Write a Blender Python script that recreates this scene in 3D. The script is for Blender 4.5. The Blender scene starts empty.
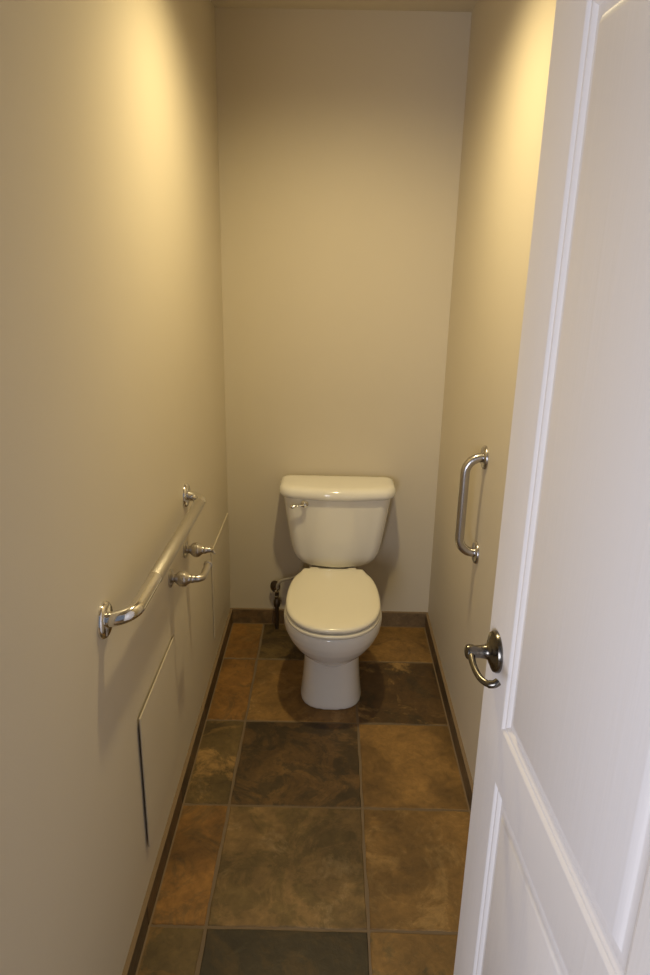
import bpy, bmesh, math, random
from mathutils import Vector, Matrix

C = bpy.context.scene.collection
scene = bpy.context.scene
PI = math.pi

# ------------------------------------------------------------------ camera
PITCH, YAW, ROLL = 0.3182, 0.0056, 0.0200
CAM = Vector((0.441, -2.859, 1.608))
cy_, sy_ = math.cos(YAW), math.sin(YAW)
cp_, sp_ = math.cos(PITCH), math.sin(PITCH)
fwd = Vector((-sy_ * cp_, cy_ * cp_, -sp_))
rgt = Vector((cy_, sy_, 0))
upv = rgt.cross(fwd)
cr_, sr_ = math.cos(ROLL), math.sin(ROLL)
r2 = rgt * cr_ + upv * sr_
u2 = upv * cr_ - rgt * sr_
cam_data = bpy.data.cameras.new('camera')
cam_data.sensor_fit = 'HORIZONTAL'
cam_data.sensor_width = 36.0
cam_data.lens = 693.3 / 650 * 36.0
cam_data.clip_start = 0.02
cam = bpy.data.objects.new('camera', cam_data)
m3 = Matrix((r2, u2, -fwd)).transposed()
cam.matrix_world = Matrix.Translation(CAM) @ m3.to_4x4()
C.objects.link(cam)
scene.camera = cam

# ------------------------------------------------------------------ world, lights, exposure
scene.view_settings.view_transform = 'Standard'
scene.view_settings.look = 'None'
scene.view_settings.gamma = 1.0
scene.view_settings.exposure = 0.0
world = bpy.data.worlds.new('daylight')
scene.world = world
world.use_nodes = True
bg = world.node_tree.nodes['Background']
bg.inputs['Color'].default_value = (0.72, 0.80, 1.0, 1)
bg.inputs['Strength'].default_value = 0.20

# the recessed ceiling lamp of the toilet closet
LAMP = Vector((0.46, -1.03, 2.425))
sd = bpy.data.lights.new('downlight_bulb', 'SPOT')
sd.energy = 57.0
sd.color = (1.0, 0.81, 0.43)
sd.spot_size = math.radians(150)
sd.spot_blend = 0.90
sd.shadow_soft_size = 0.045
so = bpy.data.objects.new('downlight_bulb', sd)
so.location = LAMP
so.rotation_euler = (math.radians(5), 0, 0)
C.objects.link(so)

# daylight from a window of the room outside, behind the camera
wd = bpy.data.lights.new('window_daylight', 'AREA')
wd.shape = 'RECTANGLE'
wd.size = 1.2
wd.size_y = 1.1
wd.energy = 50.0
wd.color = (0.82, 0.86, 1.0)
wo = bpy.data.objects.new('window_daylight', wd)
wo.location = (-0.45, -4.0, 1.12)
wo.rotation_euler = (Vector((0.75, -2.1, 1.05)) - Vector(wo.location)).to_track_quat('-Z', 'Y').to_euler()
C.objects.link(wo)

# ------------------------------------------------------------------ helpers
def tag(o, label=None, cat=None, group=None, kind=None):
    if label: o['label'] = label
    if cat: o['category'] = cat
    if group: o['group'] = group
    if kind: o['kind'] = kind
    return o

def empty(name, loc):
    o = bpy.data.objects.new(name, None)
    o.empty_display_size = 0.05
    o.location = loc
    C.objects.link(o)
    return o

def obj(name, bm, mats, parent=None, smooth=True, angle=40, recalc=True):
    """links bm (world coordinates) as ONE mesh object"""
    if recalc:
        bmesh.ops.recalc_face_normals(bm, faces=bm.faces)
    me = bpy.data.meshes.new(name)
    if not isinstance(mats, (list, tuple)):
        mats = [mats]
    bm.to_mesh(me)
    bm.free()
    for m in mats:
        me.materials.append(m)
    if smooth:
        me.polygons.foreach_set('use_smooth', [True] * len(me.polygons))
        try:
            me.set_sharp_from_angle(angle=math.radians(angle))
        except Exception:
            pass
    o = bpy.data.objects.new(name, me)
    C.objects.link(o)
    if parent is not None:
        o.parent = parent
        # meshes are written in world coordinates: bring them to the parent's base
        p = parent
        loc = Vector((0, 0, 0))
        while p is not None:
            loc += p.location
            p = p.parent
        me.transform(Matrix.Translation(-loc))
    return o

def box(bm, x0, x1, y0, y1, z0, z1, bev=0.0, seg=2, mat=0):
    r = bmesh.ops.create_cube(bm, size=1.0)
    vs = r['verts']
    for v in vs:
        v.co = Vector((x0 + (v.co.x + .5) * (x1 - x0), y0 + (v.co.y + .5) * (y1 - y0), z0 + (v.co.z + .5) * (z1 - z0)))
    fs = {f for v in vs for f in v.link_faces}
    for f in fs: f.material_index = mat
    if bev > 0:
        es = list({e for v in vs for e in v.link_edges})
        bmesh.ops.bevel(bm, geom=es, offset=bev, segments=seg, affect='EDGES', profile=0.5)
    return vs

def loft(bm, rings, cap0=True, cap1=True, mat=0):
    vr = [[bm.verts.new(p) for p in r] for r in rings]
    n = len(vr[0])
    for a, b in zip(vr[:-1], vr[1:]):
        for i in range(n):
            f = bm.faces.new((a[i], a[(i + 1) % n], b[(i + 1) % n], b[i]))
            f.material_index = mat
    for flag, r in ((cap0, vr[0]), (cap1, vr[-1])):
        if flag:
            c = Vector((0, 0, 0))
            for v in r: c += v.co
            cv = bm.verts.new(c / n)
            for i in range(n):
                f = bm.faces.new((r[i], r[(i + 1) % n], cv))
                f.material_index = mat
    return vr

def frame_for(axis):
    axis = Vector(axis).normalized()
    t = Vector((0, 0, 1)) if abs(axis.z) < 0.9 else Vector((1, 0, 0))
    a = axis.cross(t).normalized()
    return axis, a, axis.cross(a).normalized()

def lathe(bm, base, axis, prof, n=32, sy=1.0, sa=1.0, mat=0):
    """prof: list of (distance along axis, radius)"""
    ax, a, b = frame_for(axis)
    rings = []
    for d, r in prof:
        c = Vector(base) + ax * d
        rings.append([c + a * (math.cos(2 * PI * i / n) * max(r, 1e-5) * sa) + b * (math.sin(2 * PI * i / n) * max(r, 1e-5) * sy) for i in range(n)])
    loft(bm, rings, True, True, mat)

def smooth_path(pts, sub=8):
    pts = [Vector(p) for p in pts]
    out = []
    for i in range(len(pts) - 1):
        p0 = pts[max(i - 1, 0)]; p1 = pts[i]; p2 = pts[i + 1]; p3 = pts[min(i + 2, len(pts) - 1)]
        for k in range(sub):
            t = k / sub
            out.append(0.5 * ((2 * p1) + (-p0 + p2) * t + (2 * p0 - 5 * p1 + 4 * p2 - p3) * t * t + (-p0 + 3 * p1 - 3 * p2 + p3) * t ** 3))
    out.append(pts[-1])
    return out

def bend_path(pts, rad, seg=8):
    """poly line with circular corners"""
    pts = [Vector(p) for p in pts]
    out = [pts[0]]
    for i in range(1, len(pts) - 1):
        p = pts[i]
        d0 = (pts[i - 1] - p).normalized(); d1 = (pts[i + 1] - p).normalized()
        ang = d0.angle(d1)
        tl = rad / math.tan(ang / 2)
        a = p + d0 * tl; b = p + d1 * tl
        cen = p + (d0 + d1).normalized() * (rad / math.sin(ang / 2))
        va = a - cen; vb = b - cen
        for k in range(seg + 1):
            t = k / seg
            th = va.angle(vb)
            out.append(cen + (va * math.sin((1 - t) * th) + vb * math.sin(t * th)) / math.sin(th))
    out.append(pts[-1])
    return out

def tube(bm, path, rad, n=20, mat=0, flat=1.0):
    """rad: number or list of radii along path"""
    path = [Vector(p) for p in path]
    if not isinstance(rad, (list, tuple)): rad = [rad] * len(path)
    t0 = (path[1] - path[0]).normalized()
    _, a, b = frame_for(t0)
    rings = []
    prev = t0
    for i, p in enumerate(path):
        t = (path[min(i + 1, len(path) - 1)] - path[max(i - 1, 0)]).normalized()
        q = prev.rotation_difference(t)
        a = q @ a; b = q @ b; prev = t
        rings.append([p + a * (math.cos(2 * PI * k / n) * rad[i]) + b * (math.sin(2 * PI * k / n) * rad[i] * flat) for k in range(n)])
    loft(bm, rings, True, True, mat)

# ------------------------------------------------------------------ materials
def mat(name):
    m = bpy.data.materials.new(name)
    m.use_nodes = True
    nt = m.node_tree
    return m, nt, nt.nodes['Principled BSDF']

def nd(nt, typ, **kw):
    n = nt.nodes.new(typ)
    for k, v in kw.items(): setattr(n, k, v)
    return n

def plain(name, col, rough=0.4, metal=0.0, bump=0.0, bscale=200, coat=0.0, var=0.0, stretch=None):
    m, nt, b = mat(name)
    b.inputs['Base Color'].default_value = (*col, 1)
    b.inputs['Roughness'].default_value = rough
    b.inputs['Metallic'].default_value = metal
    if coat: b.inputs['Coat Weight'].default_value = coat; b.inputs['Coat Roughness'].default_value = 0.05
    tc = nd(nt, 'ShaderNodeTexCoord')
    src = tc.outputs['Object']
    if stretch:
        mp = nd(nt, 'ShaderNodeMapping')
        mp.inputs['Scale'].default_value = stretch
        nt.links.new(src, mp.inputs['Vector']); src = mp.outputs['Vector']
    if bump:
        nz = nd(nt, 'ShaderNodeTexNoise')
        nz.inputs['Scale'].default_value = bscale; nz.inputs['Detail'].default_value = 3
        nt.links.new(src, nz.inputs['Vector'])
        bp = nd(nt, 'ShaderNodeBump')
        bp.inputs['Strength'].default_value = bump; bp.inputs['Distance'].default_value = 0.002
        nt.links.new(nz.outputs['Fac'], bp.inputs['Height'])
        nt.links.new(bp.outputs['Normal'], b.inputs['Normal'])
    if var:
        n2 = nd(nt, 'ShaderNodeTexNoise')
        n2.inputs['Scale'].default_value = 3.0; n2.inputs['Detail'].default_value = 4
        nt.links.new(src, n2.inputs['Vector'])
        mx = nd(nt, 'ShaderNodeMix', data_type='RGBA')
        mx.inputs[6].default_value = (*[c * (1 - var) for c in col], 1)
        mx.inputs[7].default_value = (*[min(1, c * (1 + var)) for c in col], 1)
        nt.links.new(n2.outputs['Fac'], mx.inputs[0])
        nt.links.new(mx.outputs[2], b.inputs['Base Color'])
    return m

M = {}
M['wall'] = plain('beige_wall_paint', (0.64, 0.573, 0.455), 0.55, bump=0.10, bscale=260, var=0.025)
M['ceil'] = plain('ceiling_paint', (0.62, 0.56, 0.45), 0.8, bump=0.15, bscale=160)
M['door'] = plain('white_door_paint', (0.79, 0.755, 0.74), 0.42, bump=0.22, bscale=60, stretch=(1.4, 1.4, 0.05))
M['panel'] = plain('painted_panel', (0.64, 0.573, 0.455), 0.5, bump=0.05, bscale=260)
M['panel_dark'] = plain('panel_gap_shade', (0.09, 0.07, 0.05), 0.9, bump=0.2)  # dark brown puts the gap's shade into the backing colour
M['china'] = plain('vitreous_china', (0.88, 0.86, 0.81), 0.10, coat=0.5, var=0.01)
M['seat'] = plain('cream_seat_plastic', (0.84, 0.80, 0.68), 0.22, coat=0.2, var=0.01)
M['chrome'] = plain('polished_chrome', (0.80, 0.79, 0.77), 0.10, 1.0, var=0.02)
M['steel'] = plain('satin_stainless_steel', (0.50, 0.48, 0.47), 0.26, 1.0, var=0.03, bump=0.05, bscale=400)
M['grip'] = plain('peened_steel_grip', (0.60, 0.57, 0.52), 0.40, 1.0, bump=0.5, bscale=500)
M['nickel'] = plain('brushed_nickel', (0.56, 0.53, 0.49), 0.28, 1.0, bump=0.06, bscale=300, var=0.04)
M['pewter'] = plain('aged_pewter', (0.16, 0.145, 0.125), 0.24, 1.0, var=0.12)
M['bronze'] = plain('dark_tarnished_metal', (0.16, 0.13, 0.10), 0.40, 1.0, var=0.1)
M['hose'] = plain('braided_supply_hose', (0.62, 0.60, 0.56), 0.35, 0.7, bump=0.6, bscale=700)
M['grout'] = plain('sandy_grout', (0.20, 0.15, 0.10), 0.9, bump=0.4, bscale=180, var=0.15)
M['caulk'] = plain('beige_caulk', (0.25, 0.18, 0.11), 1.0, bump=0.15, bscale=150, var=0.10)

def slate_material():
    m, nt, b = mat('slate_tile')
    L = nt.links.new
    tc = nd(nt, 'ShaderNodeTexCoord')
    off = nd(nt, 'ShaderNodeAttribute', attribute_name='tile_offset')
    add = nd(nt, 'ShaderNodeVectorMath', operation='ADD')
    L(tc.outputs['Object'], add.inputs[0]); L(off.outputs['Vector'], add.inputs[1])
    def attr(n): return nd(nt, 'ShaderNodeAttribute', attribute_name=n)
    A, B, D = attr('tile_base'), attr('tile_patch'), attr('tile_vein')
    cov = attr('tile_cover')          # x patch threshold, y vein threshold
    sep = nd(nt, 'ShaderNodeSeparateXYZ'); L(cov.outputs['Vector'], sep.inputs[0])
    def noise(scale, detail, dist, rough=0.6):
        n = nd(nt, 'ShaderNodeTexNoise')
        n.inputs['Scale'].default_value = scale; n.inputs['Detail'].default_value = detail
        n.inputs['Distortion'].default_value = dist; n.inputs['Roughness'].default_value = rough
        L(add.outputs[0], n.inputs['Vector'])
        return n
    def thresh(n, sock, width):
        a = nd(nt, 'ShaderNodeMath', operation='SUBTRACT'); L(n.outputs['Fac'], a.inputs[0]); L(sock, a.inputs[1])
        d = nd(nt, 'ShaderNodeMath', operation='DIVIDE', use_clamp=True); L(a.outputs[0], d.inputs[0]); d.inputs[1].default_value = width
        return d
    def mix(f, a, c, mode='MIX', fac=None):
        x = nd(nt, 'ShaderNodeMix', data_type='RGBA', blend_type=mode)
        if f is not None: L(f, x.inputs[0])
        else: x.inputs[0].default_value = fac
        L(a, x.inputs[6]); L(c, x.inputs[7])
        return x.outputs[2]
    n1 = noise(6.5, 12, 1.1, 0.72)
    n2 = noise(5.2, 12, 0.9, 0.74)
    n3 = noise(38, 6, 0.6, 0.7)
    n4 = noise(13, 5, 1.2, 0.6)
    n5 = noise(3.0, 8, 0.5, 0.62)
    c = mix(thresh(n1, sep.outputs['X'], 0.08).outputs[0], A.outputs['Color'], B.outputs['Color'])
    c = mix(thresh(n2, sep.outputs['Y'], 0.09).outputs[0], c, D.outputs['Color'])
    # mottling of the stone itself
    ramp = nd(nt, 'ShaderNodeMapRange'); L(n3.outputs['Fac'], ramp.inputs[0])
    ramp.inputs[1].default_value = 0.3; ramp.inputs[2].default_value = 0.7; ramp.inputs[3].default_value = 0.78; ramp.inputs[4].default_value = 1.22
    ramp2 = nd(nt, 'ShaderNodeMapRange'); L(n4.outputs['Fac'], ramp2.inputs[0])
    ramp2.inputs[1].default_value = 0.3; ramp2.inputs[2].default_value = 0.7; ramp2.inputs[3].default_value = 0.82; ramp2.inputs[4].default_value = 1.18
    ramp3 = nd(nt, 'ShaderNodeMapRange'); L(n5.outputs['Fac'], ramp3.inputs[0])
    ramp3.inputs[1].default_value = 0.36; ramp3.inputs[2].default_value = 0.62; ramp3.inputs[3].default_value = 0.60; ramp3.inputs[4].default_value = 1.30
    mu0 = nd(nt, 'ShaderNodeMath', operation='MULTIPLY'); L(ramp.outputs[0], mu0.inputs[0]); L(ramp3.outputs[0], mu0.inputs[1])
    mu = nd(nt, 'ShaderNodeMath', operation='MULTIPLY'); L(mu0.outputs[0], mu.inputs[0]); L(ramp2.outputs[0], mu.inputs[1])
    vm = nd(nt, 'ShaderNodeVectorMath', operation='SCALE'); L(c, vm.inputs[0]); L(mu.outputs[0], vm.inputs['Scale'])
    L(vm.outputs[0], b.inputs['Base Color'])
    b.inputs['Roughness'].default_value = 0.55
    hm = nd(nt, 'ShaderNodeMath', operation='ADD'); L(n4.outputs['Fac'], hm.inputs[0]); L(n3.outputs['Fac'], hm.inputs[1])
    bp = nd(nt, 'ShaderNodeBump'); bp.inputs['Strength'].default_value = 0.35; bp.inputs['Distance'].default_value = 0.004
    L(hm.outputs[0], bp.inputs['Height']); L(bp.outputs['Normal'], b.inputs['Normal'])
    return m
M['slate'] = slate_material()
for k_ in ('caulk', 'grout'): M[k_].node_tree.nodes['Principled BSDF'].inputs['Specular IOR Level'].default_value = 0.1

# ------------------------------------------------------------------ setting
W, H = 0.91, 2.447
YF = -2.46                     # inner face of the front wall
T = 0.10

def struct(name, bm, mats, label, cat, **kw):
    o = obj(name, bm, mats, None, **kw)
    tag(o, label, cat, kind='structure')
    return o

bm = bmesh.new(); box(bm, -T, 0, YF - 0.12, T, 0, H)
struct('wall_left', bm, M['wall'], 'beige painted wall on the left carrying the long grab bar', 'wall', smooth=False)
bm = bmesh.new(); box(bm, W, W + T, YF - 0.12, T, 0, H)
struct('wall_right', bm, M['wall'], 'beige painted wall on the right behind the open door', 'wall', smooth=False)
bm = bmesh.new(); box(bm, 0, W, 0, T, 0, H)
struct('wall_back', bm, M['wall'], 'beige painted back wall behind the toilet', 'wall', smooth=False)
# the front wall with its doorway: the camera stands just outside it
bm = bmesh.new()
box(bm, -1.6, -T, YF - 0.12, YF, 0, H); box(bm, W + T, 2.6, YF - 0.12, YF, 0, H)
box(bm, 0, 0.065, YF - 0.12, YF, 0, H); box(bm, 0.825, W, YF - 0.12, YF, 0, H)
box(bm, 0.065, 0.825, YF - 0.12, YF, 2.05, H)
struct('wall_front', bm, M['wall'], 'beige wall around the doorway the picture was taken through', 'wall', smooth=False)
bm = bmesh.new(); box(bm, -T, W + T, YF - 0.12, T, H, H + 0.08)
struct('ceiling', bm, M['ceil'], 'plain beige ceiling above the toilet closet', 'ceiling', smooth=False)

# ---- slate floor, one mesh, every tile its own colours
P = 0.412
GX, GY = 0.1545, -0.309
JW = 0.0085
def c8(r, g, b):
    f = lambda v: (v / 255 / 12.92) if v / 255 <= 0.04045 else ((v / 255 + 0.055) / 1.055) ** 2.4
    return (f(r), f(g), f(b))
BR = c8(128, 97, 52); OR = c8(133, 95, 46); OC = c8(148, 117, 70); OL = c8(98, 80, 47)
DK = c8(68, 54, 32); BK = c8(52, 44, 30); GR = c8(134, 112, 78); TN = c8(118, 94, 58); MB = c8(108, 81, 44)
DB = c8(84, 62, 34); RB = c8(98, 74, 42)
# (column, row): base, patch, vein, patch threshold, vein threshold, noise offset
TILES = {
    (0, 0): (OR, BR, OL, .50, .62, (1.1, 0, 0)), (1, 0): (OL, DK, OR, .48, .60, (7.2, 3, 0)), (2, 0): (BR, MB, OC, .52, .66, (3.1, 9, 0)),
    (0, 1): (OR, MB, OC, .52, .64, (5.5, 2, 0)), (1, 1): (BR, OC, MB, .54, .60, (2.4, 4, 0)), (2, 1): (DB, DK, OC, .52, .53, (8.8, 1.4, 0)),
    (0, 2): (OL, OC, GR, .50, .60, (4.2, 6, 0)), (1, 2): (RB, DK, BK, .47, .57, (6.3, 5, 0)), (2, 2): (BR, MB, OC, .58, .70, (9.4, 2, 0)),
    (0, 3): (OR, MB, DK, .52, .66, (0.7, 8, 0)), (1, 3): (TN, OL, GR, .46, .56, (3.7, 7, 0)), (2, 3): (BR, OC, MB, .50, .60, (1.9, 1, 0)),
    (0, 4): (OL, BR, DK, .50, .62, (2.2, 3, 0)), (1, 4): (BK, DK, OL, .50, .66, (5.1, 9, 0)), (2, 4): (BR, OL, OC, .50, .66, (7.7, 7, 0)),
}
def make_floor():
    rnd = random.Random(4)
    bm = bmesh.new()
    lays = {n: bm.loops.layers.float_color.new(n) for n in ('tile_base', 'tile_patch', 'tile_vein')}
    lv = {n: bm.faces.layers.float_vector.new(n) for n in ('tile_offset', 'tile_cover')}
    keys = list(TILES)
    # grout bed
    box(bm, -1.6, 2.6, -4.6, T, -0.06, -0.0022, mat=1)
    for f in bm.faces:
        for l in f.loops:
            for n in lays: l[lays[n]] = (0.15, 0.11, 0.07, 1)
    for row in range(0, 11):
        for col in range(-4, 7):
            x0, x1 = GX + (col - 1) * P, GX + col * P
            y1, y0 = GY - (row - 1) * P, GY - row * P
            inside = y1 > YF
            if inside and (col < 0 or col > 2): 
                if y0 > YF: continue
            if y0 > YF:
                x0, x1 = max(x0, 0), min(x1, W)
            y1 = min(y1, 0)
            if (col, row) in TILES: t = TILES[(col, row)]
            else:
                t = TILES[keys[rnd.randrange(len(keys))]]
                t = t[:5] + ((rnd.uniform(0, 9), rnd.uniform(0, 9), 0),)
            g = JW / 2
            x0 += g; x1 -= g; y0 += g; y1 -= g
            n = 14
            def edge(a, b):
                out = []
                w = 0
                for k in range(n):
                    s = k / n
                    w = 0.55 * w + rnd.uniform(-0.0015, 0.0015)
                    p = Vector(a).lerp(Vector(b), s)
                    d = (Vector(b) - Vector(a)).normalized()
                    out.append(p + Vector((d.y, -d.x)) * (w if k else 0.0))
                return out
            ring = edge((x0, y0), (x1, y0)) + edge((x1, y0), (x1, y1)) + edge((x1, y1), (x0, y1)) + edge((x0, y1), (x0, y0))
            cx, cyy = (x0 + x1) / 2, (y0 + y1) / 2
            def rr(shrink, z):
                out = []
                for p in ring:
                    dx = max(-1, min(1, (p.x - cx) / ((x1 - x0) / 2) * 1.0)); dy = max(-1, min(1, (p.y - cyy) / ((y1 - y0) / 2)))
                    out.append(Vector((p.x - shrink * dx, p.y - shrink * dy, z)))
                return out
            before = set(bm.faces)
            vr = loft(bm, [rr(0, -0.004), rr(0, -0.0016), rr(0.0022, 0.0)], False, False)
            bm.faces.new(vr[-1])
            for f in bm.faces:
                if f in before: continue
                f[lv['tile_offset']] = Vector(t[5]); f[lv['tile_cover']] = Vector((t[3], t[4], 0))
                for l in f.loops:
                    l[lays['tile_base']] = (*t[0], 1); l[lays['tile_patch']] = (*t[1], 1); l[lays['tile_vein']] = (*t[2], 1)
    return struct('floor', bm, [M['slate'], M['grout']], 'brown and charcoal slate tile floor with sandy grout', 'floor', smooth=False)
make_floor()

# ---- slate baseboards, cut tiles with a caulked top
BH, BT = 0.073, 0.0115
def baseboard(name, horizontal_axis, fixed, sign, lo, hi, label, seed, shade=1.0):
    rnd = random.Random(seed)
    bm = bmesh.new()
    lays = {n: bm.loops.layers.float_color.new(n) for n in ('tile_base', 'tile_patch', 'tile_vein')}
    lv = {n: bm.faces.layers.float_vector.new(n) for n in ('tile_offset', 'tile_cover')}
    cuts = [hi]
    while cuts[-1] > lo + 0.02: cuts.append(max(lo, cuts[-1] - P + (0.11 if len(cuts) == 1 else 0)))
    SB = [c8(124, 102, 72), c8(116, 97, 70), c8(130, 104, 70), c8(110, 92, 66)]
    SB = [tuple(shade * v for v in c) for c in SB]  # same slate; shade of the side runs is multiplied into their colour
    for b, a in zip(cuts[:-1], cuts[1:]):
        before = set(bm.faces)
        a2, b2 = a + 0.0015, b - 0.0015
        f0, f1 = sorted((fixed, fixed + sign * (BT - 0.0003)))
        if horizontal_axis == 'y': box(bm, f0, f1, a2, b2, 0, BH - 0.003, 0.0015, 1)
        else: box(bm, a2, b2, f0, f1, 0, BH - 0.003, 0.0015, 1)
        k = rnd.randrange(4)
        for f in bm.faces:
            if f in before: continue
            f[lv['tile_offset']] = Vector((rnd.uniform(0, 9) if False else seed + a * 3, 0, 0)); f[lv['tile_cover']] = Vector((.5, .62, 0))
            for l in f.loops:
                l[lays['tile_base']] = (*SB[k], 1); l[lays['tile_patch']] = (*SB[(k + 1) % 4], 1); l[lays['tile_vein']] = (*BK, 1)
    # joints and the caulk bead on top
    f0, f1 = sorted((fixed, fixed + sign * (BT - 0.0018)))
    if horizontal_axis == 'y': box(bm, f0, f1, lo, hi, 0, BH - 0.005, mat=1)
    else: box(bm, lo, hi, f0, f1, 0, BH - 0.005, mat=1)
    f0, f1 = sorted((fixed, fixed + sign * BT))
    if horizontal_axis == 'y': box(bm, f0, f1, lo, hi, BH - 0.004, BH, 0.0, mat=1)
    else: box(bm, lo, hi, f0, f1, BH - 0.004, BH, 0.0, mat=1)
    f0, f1 = sorted((fixed, fixed + sign * (BT + 0.004)))
    if horizontal_axis == 'y': box(bm, f0, f1, lo, hi, -0.002, 0.0012, mat=1)
    else: box(bm, lo, hi, f0, f1, -0.002, 0.0012, mat=1)
    return struct(name, bm, [M['slate'], M['caulk']], label, 'baseboard', smooth=False)
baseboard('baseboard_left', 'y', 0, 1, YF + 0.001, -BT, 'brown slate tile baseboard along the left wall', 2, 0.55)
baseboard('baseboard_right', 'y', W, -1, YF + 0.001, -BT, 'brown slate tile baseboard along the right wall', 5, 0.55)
baseboard('baseboard_back', 'x', 0, -1, 0, W, 'brown slate tile baseboard behind the toilet', 9)

# ------------------------------------------------------------------ door
DA = math.radians(3.1)
DP = Vector((0.743, -1.725, 0))
DS = Vector((math.sin(DA), -math.cos(DA), 0))      # from the free edge to the hinges
DN = Vector((-math.cos(DA), -math.sin(DA), 0))     # out of the seen face
DW, DT = 0.70, 0.035
DZ0, DZ1 = 0.012, 2.025
def dpt(s, z, d): return DP + DS * s + DN * d + Vector((0, 0, z))

def panel_rings(bm, s0, s1, z0, z1, side):
    prof = [(0, 0), (0.002, -0.0008), (0.006, -0.0048), (0.008, -0.0054), (0.010, -0.0052), (0.012, -0.0062), (0.017, -0.0104), (0.020, -0.0110),
            (0.030, -0.0108), (0.033, -0.0098), (0.043, -0.0036), (0.046, -0.0028)]
    rings = []
    for i, d in prof:
        dd = d if side > 0 else -DT - d
        rings.append([dpt(s0 + i, z0 + i, dd), dpt(s1 - i, z0 + i, dd), dpt(s1 - i, z1 - i, dd), dpt(s0 + i, z1 - i, dd)])
    vr = [[bm.verts.new(p) for p in r] for r in rings]
    for a, b in zip(vr[:-1], vr[1:]):
        for i in range(4): bm.faces.new((a[i], a[(i + 1) % 4], b[(i + 1) % 4], b[i]))
    bm.faces.new(vr[-1])
    return vr[0]

bm = bmesh.new()
SS = [0, 0.118, 0.583, DW]
ZZ = [DZ0, 0.235, 0.728, 0.838, 1.928, DZ1]
for side in (1, -1):
    d = 0 if side > 0 else -DT
    for i in range(3):
        for j in range(5):
            if i == 1 and j in (1, 3):
                panel_rings(bm, SS[1], SS[2], ZZ[j], ZZ[j + 1], side)
            else:
                bm.faces.new([bm.verts.new(dpt(s, z, d)) for s, z in ((SS[i], ZZ[j]), (SS[i + 1], ZZ[j]), (SS[i + 1], ZZ[j + 1]), (SS[i], ZZ[j + 1]))])
for i in range(3):
    for z in (DZ0, DZ1):
        bm.faces.new([bm.verts.new(dpt(s, z, d)) for s, d in ((SS[i], 0), (SS[i + 1], 0), (SS[i + 1], -DT), (SS[i], -DT))])
for j in range(5):
    for s in (0, DW):
        bm.faces.new([bm.verts.new(dpt(s, z, d)) for z, d in ((ZZ[j], 0), (ZZ[j + 1], 0), (ZZ[j + 1], -DT), (ZZ[j], -DT))])
bmesh.ops.remove_doubles(bm, verts=bm.verts, dist=1e-5)
edge = [e for e in bm.edges if len(e.link_faces) == 2 and e.calc_face_angle(0) > 1.4 and
        all((v.co - DP).dot(DS) < 1e-4 or (v.co - DP).dot(DS) > DW - 1e-4 for v in e.verts)]
bmesh.ops.bevel(bm, geom=edge, offset=0.002, segments=2, affect='EDGES')
door = obj('door_1', bm, M['door'], None, angle=25)
tag(door, 'white two-panel door standing open along the right wall', 'door', kind='structure')

# lever handle on the free stile
hc = dpt(0.052, 0.952, 0)
handle = obj('door_handle', (lambda b: (lathe(b, hc, DN, [(0.0, 0.0375), (0.004, 0.0375), (0.0075, 0.0355), (0.009, 0.031), (0.0095, 0.027), (0.0125, 0.024), (0.014, 0.019), (0.017, 0.0145), (0.022, 0.0125), (0.030, 0.0115), (0.040, 0.0115), (0.043, 0.013), (0.050, 0.0135), (0.054, 0.0125), (0.056, 0.009), (0.0565, 0.0)], 40), b)[1])(bmesh.new()), M['pewter'], door)
tag(handle, 'dark pewter lever handle')
bm = bmesh.new()
pts = [hc + DN * d_ + DS * s_ + Vector((0, 0, z_)) for s_, d_, z_ in ((0, .047, 0), (.018, .049, -.003), (.042, .050, -.006), (.066, .047, -.009), (.082, .039, -.010), (.089, .029, -.007), (.088, .021, -.002))]
pth = smooth_path(pts, 6)
rads = [0.0076 - 0.0020 * min(1, k / 10) + (0.0012 if k > len(pth) - 12 else 0) for k in range(len(pth))]
rads[-1] = 0.004
tube(bm, pth, rads, 20)
obj('lever', bm, M['pewter'], handle)
# latch plate on the free edge, hinges at the far side
bm = bmesh.new()
for zz in (0.952,):
    vs = [dpt(-0.0008, z, d) for z, d in ((zz - 0.028, -0.005), (zz + 0.028, -0.005), (zz + 0.028, -0.030), (zz - 0.028, -0.030))]
    vb = [dpt(0.001, z, d) for z, d in ((zz - 0.028, -0.005), (zz + 0.028, -0.005), (zz + 0.028, -0.030), (zz - 0.028, -0.030))]
    loft(bm, [vb, vs])
obj('latch_plate', bm, M['pewter'], door)

# ------------------------------------------------------------------ long grab bar on the left wall
def flange_lathe(bm, base, axis, r):
    lathe(bm, base, axis, [(0.0, r), (0.0035, r), (0.006, r * 0.97), (0.009, r * 0.90), (0.0105, r * 0.80), (0.0105, 0.3 * r)], 40)
gzn, gzf = 0.920, 0.911
root = empty('grab_bar', (0, -1.243, 0.915))
tag(root, 'long horizontal steel grab bar mounted on the left wall', 'grab bar')
ya, yb, br = -1.641, -0.845, 0.0155
bn, bf = Vector((0.058, ya, 0.930)), Vector((0.054, yb, 0.903))
pth = bend_path([(0.004, ya, gzn), bn, bf, (0.004, yb, gzf)], 0.042, 12)
bm = bmesh.new(); tube(bm, pth, br, 24); obj('bar', bm, M['chrome'], root)
bl = (bf - bn).length
bm = bmesh.new(); tube(bm, [bn.lerp(bf, t / bl) for t in (0.185, 0.187, bl - 0.062, bl - 0.060)], [br, br + 0.0010, br + 0.0010, br], 24)
obj('grip', bm, M['grip'], root)['label'] = 'dull peened grip length of the bar'
for y, gz in ((ya, gzn), (yb, gzf)):
    bm = bmesh.new(); flange_lathe(bm, (0, y, gz), (1, 0, 0), 0.038); obj('flange', bm, M['chrome'], root)

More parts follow.
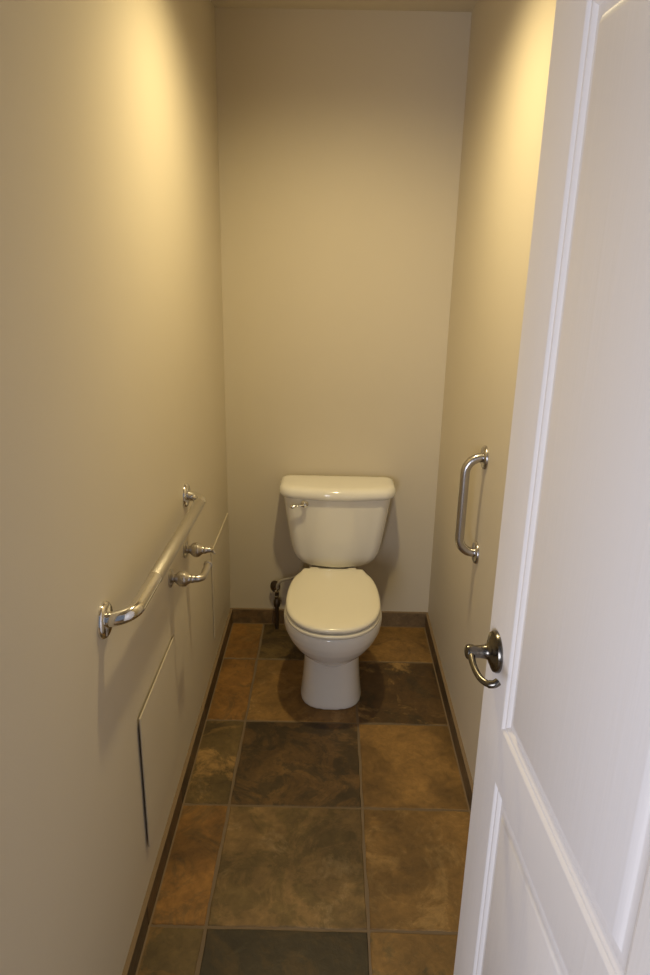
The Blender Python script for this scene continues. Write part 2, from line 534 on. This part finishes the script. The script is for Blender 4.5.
# ------------------------------------------------------------------ short grab bar on the right wall
yr, z0, z1 = -0.850, 0.742, 1.052
root = empty('grab_bar', (W, yr, (z0 + z1) / 2))
tag(root, 'short vertical satin steel grab bar mounted on the right wall', 'grab bar')
pth = bend_path([(W - 0.004, yr, z1), (W - 0.058, yr, z1), (W - 0.058, yr, z0), (W - 0.004, yr, z0)], 0.050, 12)
bm = bmesh.new(); tube(bm, pth, 0.0142, 24); obj('bar', bm, M['steel'], root)
for z in (z0, z1):
    bm = bmesh.new(); flange_lathe(bm, (W, yr, z), (-1, 0, 0), 0.036); obj('flange', bm, M['steel'], root)

# ------------------------------------------------------------------ two posts of the toilet paper holder
def post_profile(L):
    return [(0.0, 0.026), (0.004, 0.026), (0.006, 0.023), (0.008, 0.015), (0.012, 0.0115), (0.016, 0.012), (0.021, 0.017), (0.027, 0.0215), (0.033, 0.0235),
            (0.038, 0.0235), (0.040, 0.0215), (0.042, 0.0225), (0.045, 0.0215), (0.050, 0.017), (0.056, 0.0130), (0.060, 0.0120), (0.063, 0.0128), (0.066, 0.0112), (L, 0.0100)]
tz = 0.746
root = empty('toilet_paper_holder', (0, -0.985, tz))
tag(root, 'empty two-post brushed nickel toilet paper holder below the left grab bar', 'toilet paper holder')
yn, yf = -1.089, -0.885
bm = bmesh.new(); lathe(bm, (0, yn, tz), (1, 0, 0), post_profile(0.072), 32)
near = obj('post', bm, M['nickel'], root)
bm = bmesh.new()
pth = bend_path([(0.066, yn, tz), (0.091, yn, tz), (0.091, yn + 0.092, tz)], 0.022, 10)
tube(bm, pth, [0.0105] * (len(pth) - 1) + [0.0105], 20)
obj('arm', bm, M['nickel'], near)
bm = bmesh.new()
lathe(bm, (0.091, yn + 0.088, tz), (0, 1, 0), [(0.0, 0.010), (0.001, 0.0125), (0.009, 0.0135), (0.010, 0.012), (0.010, 0.009), (0.004, 0.008)], 24)
obj('socket', bm, M['nickel'], near)
bm = bmesh.new(); lathe(bm, (0, yf, tz), (1, 0, 0), post_profile(0.070), 32)
far = obj('post', bm, M['nickel'], root)
bm = bmesh.new()
pth = smooth_path([(0.066, yf, tz), (0.078, yf, tz), (0.086, yf + 0.003, tz - 0.004), (0.094, yf - 0.002, tz - 0.012)], 6)
tube(bm, pth, [0.0105 - 0.0075 * (k / (len(pth) - 1)) for k in range(len(pth))], 20)
obj('tip', bm, M['nickel'], far)

# ------------------------------------------------------------------ access panels low on the left wall
def access_panel(y0, y1, z0, z1, gap_near, gap_far, thick, label):
    root = empty('access_panel', (0, (y0 + y1) / 2, (z0 + z1) / 2))
    tag(root, label, 'access panel', 'painted access panels on the left wall')
    bm = bmesh.new()
    vs = box(bm, 0, thick, y0, y1, z0, z1, 0.0)
    for v in bm.verts:
        t = (v.co.y - y0) / (y1 - y0)
        v.co.x += gap_near * (1 - t) + gap_far * t
    bmesh.ops.bevel(bm, geom=list(bm.edges), offset=0.0012, segments=2, affect='EDGES')
    obj('cover_sheet', bm, M['panel'], root, smooth=False)
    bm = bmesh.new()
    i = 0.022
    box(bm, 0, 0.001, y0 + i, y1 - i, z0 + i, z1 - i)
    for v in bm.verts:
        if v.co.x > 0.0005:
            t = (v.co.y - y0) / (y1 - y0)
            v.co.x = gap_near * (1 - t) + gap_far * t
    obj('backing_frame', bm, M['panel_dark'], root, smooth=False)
    return root
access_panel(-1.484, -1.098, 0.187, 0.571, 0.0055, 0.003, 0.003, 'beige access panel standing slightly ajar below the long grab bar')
access_panel(-0.452, -0.026, 0.178, 0.550, 0.0010, 0.0008, 0.005, 'beige access panel in the back corner beside the toilet')

# ------------------------------------------------------------------ toilet
TX = 0.4665
toilet = empty('toilet', (TX, -0.40, 0))
tag(toilet, 'white two-piece toilet with closed cream lid against the back wall', 'toilet')

def cr_closed(half, sub=5):
    """half outline (x>=0) from front to back -> full closed smooth outline, symmetric in x"""
    pts = half + [(-x, y) for x, y in reversed(half) if x > 1e-6]
    n = len(pts); out = []
    for i in range(n):
        p0, p1, p2, p3 = (Vector(pts[(i + k - 1) % n]) for k in range(4))
        for s in range(sub):
            t = s / sub
            out.append(0.5 * ((2 * p1) + (-p0 + p2) * t + (2 * p0 - 5 * p1 + 4 * p2 - p3) * t * t + (-p0 + 3 * p1 - 3 * p2 + p3) * t ** 3))
    return out

LID = [(0, -0.803), (0.050, -0.797), (0.098, -0.773), (0.138, -0.728), (0.163, -0.665), (0.172, -0.595), (0.171, -0.520), (0.164, -0.450), (0.150, -0.390),
       (0.131, -0.348), (0.121, -0.321), (0.113, -0.315), (0.06, -0.314), (0, -0.314)]
lid_o = cr_closed(LID)
def scaled(out, g, z, cy=-0.57):
    """offset an outline towards its centre by g metres"""
    res = []
    for p in out:
        d = Vector((p.x, p.y - cy)); l = d.length
        d = d * ((l - g) / l) if l > 1e-6 else d
        res.append(Vector((TX + d.x, cy + d.y, z)))
    return res

# bowl: rim, basin and pedestal grown together
def egg(hw, yf, yb, yc, z, n=72, pf=2.0, pb=2.6):
    out = []
    for i in range(n):
        a = 2 * PI * i / n
        c, s = math.cos(a), math.sin(a)
        p = pf if s < 0 else pb
        L = (yc - yf) if s < 0 else (yb - yc)
        x = hw * math.copysign(abs(c) ** (2 / p), c)
        y = yc + L * math.copysign(abs(s) ** (2 / p), s)
        out.append(Vector((TX + x, y, z)))
    return out
bm = bmesh.new()
loft(bm, [egg(0.050, -0.66, -0.36, -0.52, 0.205), egg(0.080, -0.690, -0.33, -0.53, 0.212), egg(0.104, -0.708, -0.31, -0.54, 0.226), egg(0.128, -0.733, -0.30, -0.55, 0.248), egg(0.150, -0.757, -0.29, -0.56, 0.275),
          egg(0.1665, -0.776, -0.285, -0.57, 0.305), egg(0.178, -0.789, -0.28, -0.575, 0.335), egg(0.1805, -0.794, -0.28, -0.58, 0.360), egg(0.180, -0.794, -0.28, -0.58, 0.378), egg(0.176, -0.789, -0.28, -0.58, 0.3855), egg(0.12, -0.72, -0.30, -0.56, 0.387)])
# pedestal
def ped(hw, yf, yb, z): return egg(hw, yf, yb, -0.52, z, pf=2.7, pb=4.0)
loft(bm, [ped(0.1180, -0.649, -0.20, 0.0), ped(0.1185, -0.650, -0.20, 0.012), ped(0.1150, -0.646, -0.20, 0.035), ped(0.1095, -0.642, -0.19, 0.09), ped(0.1055, -0.642, -0.18, 0.15), ped(0.105, -0.646, -0.17, 0.20), ped(0.110, -0.655, -0.16, 0.235), ped(0.115, -0.66, -0.15, 0.27), ped(0.10, -0.64, -0.15, 0.30)])
# shelf the tank stands on
box(bm, TX - 0.105, TX + 0.105, -0.40, -0.035, 0.20, 0.362, 0.03, 4)
bowl = obj('bowl', bm, M['china'], toilet)
rm = bowl.modifiers.new('Remesh', 'REMESH'); rm.mode = 'VOXEL'; rm.voxel_size = 0.0055; rm.use_smooth_shade = True
sm = bowl.modifiers.new('Smooth', 'SMOOTH'); sm.factor = 0.5; sm.iterations = 9

bm = bmesh.new()
zs = 0.388
loft(bm, [scaled(lid_o, 0.007, zs), scaled(lid_o, 0.002, zs + 0.002), scaled(lid_o, -0.002, zs + 0.007), scaled(lid_o, -0.002, zs + 0.013), scaled(lid_o, 0.001, zs + 0.017), scaled(lid_o, 0.006, zs + 0.0185)])
obj('seat', bm, M['seat'], toilet)
bm = bmesh.new()
zl = 0.4105
loft(bm, [scaled(lid_o, 0.008, zl), scaled(lid_o, 0.003, zl + 0.001), scaled(lid_o, 0.0, zl + 0.005), scaled(lid_o, 0.0, zl + 0.011), scaled(lid_o, 0.002, zl + 0.0155), scaled(lid_o, 0.006, zl + 0.0185),
          scaled(lid_o, 0.014, zl + 0.0205), scaled(lid_o, 0.04, zl + 0.0225), scaled(lid_o, 0.09, zl + 0.0235), scaled(lid_o, 0.13, zl + 0.024)])
lid = obj('seat_lid', bm, M['seat'], toilet, angle=60)
lid['label'] = 'cream closed seat lid'
for s in (-1, 1):
    bm = bmesh.new()
    box(bm, TX + s * 0.077 - 0.020, TX + s * 0.077 + 0.020, -0.312, -0.270, 0.386, 0.414, 0.008, 3)
    obj('hinge', bm, M['seat'], toilet)

# tank with a bowed front
TXT = 0.4775
def tank_ring(hw, yfront, yback, bow, z, r, n_corner=7, n_front=16):
    out = []
    yc = yfront + bow            # where the front meets the corners
    # front, left to right (bowed)
    for k in range(n_front + 1):
        t = -1 + 2 * k / n_front
        x = t * (hw - r)
        out.append((x, yfront + bow * t * t))
    # right front corner
    for k in range(1, n_corner):
        a = -PI / 2 + (PI / 2) * k / n_corner
        out.append((hw - r + r * math.cos(a), yc + r + r * math.sin(a)))
    out.append((hw, yc + r))
    rb = min(0.03, r)
    for k in range(n_corner + 1):
        a = (PI / 2) * k / n_corner
        out.append((hw - rb + rb * math.cos(a), yback - rb + rb * math.sin(a)))
    for k in range(n_corner + 1):
        a = PI / 2 + (PI / 2) * k / n_corner
        out.append((-hw + rb + rb * math.cos(a), yback - rb + rb * math.sin(a)))
    out.append((-hw, yc + r))
    for k in range(1, n_corner):
        a = PI + (PI / 2) * k / n_corner
        out.append((-hw + r + r * math.cos(a), yc + r + r * math.sin(a)))
    return [Vector((TXT + x, y, z)) for x, y in out]
bm = bmesh.new()
T_ = [(0.075, -0.165, 0.3655, .010), (0.110, -0.178, 0.3685, .012), (0.141, -0.190, 0.377, .015), (0.160, -0.196, 0.389, .017), (0.174, -0.200, 0.408, .018), (0.184, -0.203, 0.432, .020),
      (0.1915, -0.206, 0.468, .021), (0.202, -0.210, 0.535, .022), (0.211, -0.214, 0.600, .022), (0.2185, -0.217, 0.655, .022), (0.2225, -0.218, 0.684, .022)]
loft(bm, [tank_ring(hw, yf, -0.025, bow, z, 0.052) for hw, yf, z, bow in T_])
obj('tank', bm, M['china'], toilet, angle=60)
bm = bmesh.new()
loft(bm, [tank_ring(hw, yf, yb, .022, z, r) for hw, yf, yb, z, r in [(0.219, -0.214, -0.026, 0.6825, 0.063), (0.232, -0.228, -0.022, 0.6835, 0.067), (0.2385, -0.234, -0.018, 0.689, 0.069), (0.2405, -0.236, -0.016, 0.699, 0.070),
          (0.2395, -0.235, -0.016, 0.710, 0.070), (0.2365, -0.231, -0.018, 0.719, 0.069), (0.231, -0.224, -0.022, 0.726, 0.067), (0.222, -0.213, -0.028, 0.7295, 0.063), (0.206, -0.195, -0.04, 0.7312, 0.045), (0.15, -0.15, -0.08, 0.7322, 0.012)]])
obj('tank_lid', bm, M['china'], toilet, angle=60)

# flush lever on the tank's upper left
bm = bmesh.new()
lx, lz = 0.345, 0.663
ly = -0.2035
lathe(bm, (lx, ly, lz), (0, -1, 0), [(0, 0.0155), (0.005, 0.0155), (0.008, 0.012), (0.010, 0.008), (0.018, 0.0075), (0.021, 0.009), (0.027, 0.0085), (0.029, 0.005)], 24)
pth = smooth_path([(lx, ly - 0.023, lz), (lx - 0.020, ly - 0.024, lz - 0.002), (lx - 0.040, ly - 0.024, lz - 0.005), (lx - 0.058, ly - 0.022, lz - 0.006)], 6)
rd = [0.0085, 0.008, 0.0075, 0.007, 0.0065, 0.0062, 0.006, 0.006, 0.0065, 0.007, 0.008, 0.009, 0.0098, 0.0105, 0.011, 0.011, 0.0105, 0.009, 0.005]
tube(bm, pth, rd, 16, flat=0.75)
fl = obj('flush_lever', bm, M['chrome'], toilet)
fl['label'] = 'chrome flush lever'

# ------------------------------------------------------------------ water supply stop valve and hose
vx, vy = 0.219, -0.052
valve = empty('water_supply_valve', (vx, vy, 0))
tag(valve, 'metal water supply stop valve with hose, left of the toilet base', 'valve')
bm = bmesh.new()
lathe(bm, (vx, vy, 0.0), (0, 0, 1), [(0, 0.0085), (0.128, 0.0085)], 24)  # slim dark upright from the floor to the valve body
obj('dark_stem', bm, M['bronze'], valve)
bm = bmesh.new()
lathe(bm, (vx, vy, 0.112), (0, 0, 1), [(0, 0.009), (0.002, 0.0135), (0.014, 0.0165), (0.030, 0.0150), (0.038, 0.0105), (0.046, 0.0095), (0.088, 0.0095)], 24)
lathe(bm, (vx - 0.004, vy + 0.012, 0.200), (-0.3, 1, 0), [(-0.016, 0.0095), (0.008, 0.0095), (0.010, 0.006), (0.014, 0.006)], 20)
obj('valve_body', bm, M['bronze'], valve)
bm = bmesh.new()
lathe(bm, (vx, vy, 0.156), (0, 0, 1), [(0, 0.0105), (0.001, 0.0118), (0.010, 0.0118), (0.011, 0.0105)], 6)
obj('compression_nut', bm, M['chrome'], valve)
bm = bmesh.new()
lathe(bm, (vx, vy, 0.186), (0, 0, 1), [(0, 0.0105), (0.001, 0.0118), (0.012, 0.0112), (0.013, 0.008)], 6)
obj('compression_nut', bm, M['chrome'], valve)
bm = bmesh.new()
lathe(bm, (vx - 0.008, vy + 0.020, 0.204), (-0.25, -1, 0.05), [(0, 0.006), (0.001, 0.020), (0.004, 0.0235), (0.008, 0.0225), (0.010, 0.014), (0.011, 0.006)], 28, sy=1.2)
obj('valve_knob', bm, M['bronze'], valve)
bm = bmesh.new()
pth = smooth_path([(vx + 0.001, vy, 0.196), (vx + 0.004, vy - 0.002, 0.222), (vx + 0.022, vy - 0.006, 0.244), (vx + 0.060, vy - 0.020, 0.262), (vx + 0.100, vy - 0.04, 0.290), (vx + 0.112, vy - 0.046, 0.325), (vx + 0.114, vy - 0.046, 0.3645)], 8)
tube(bm, pth, 0.0068, 16)
obj('supply_hose', bm, M['hose'], valve)
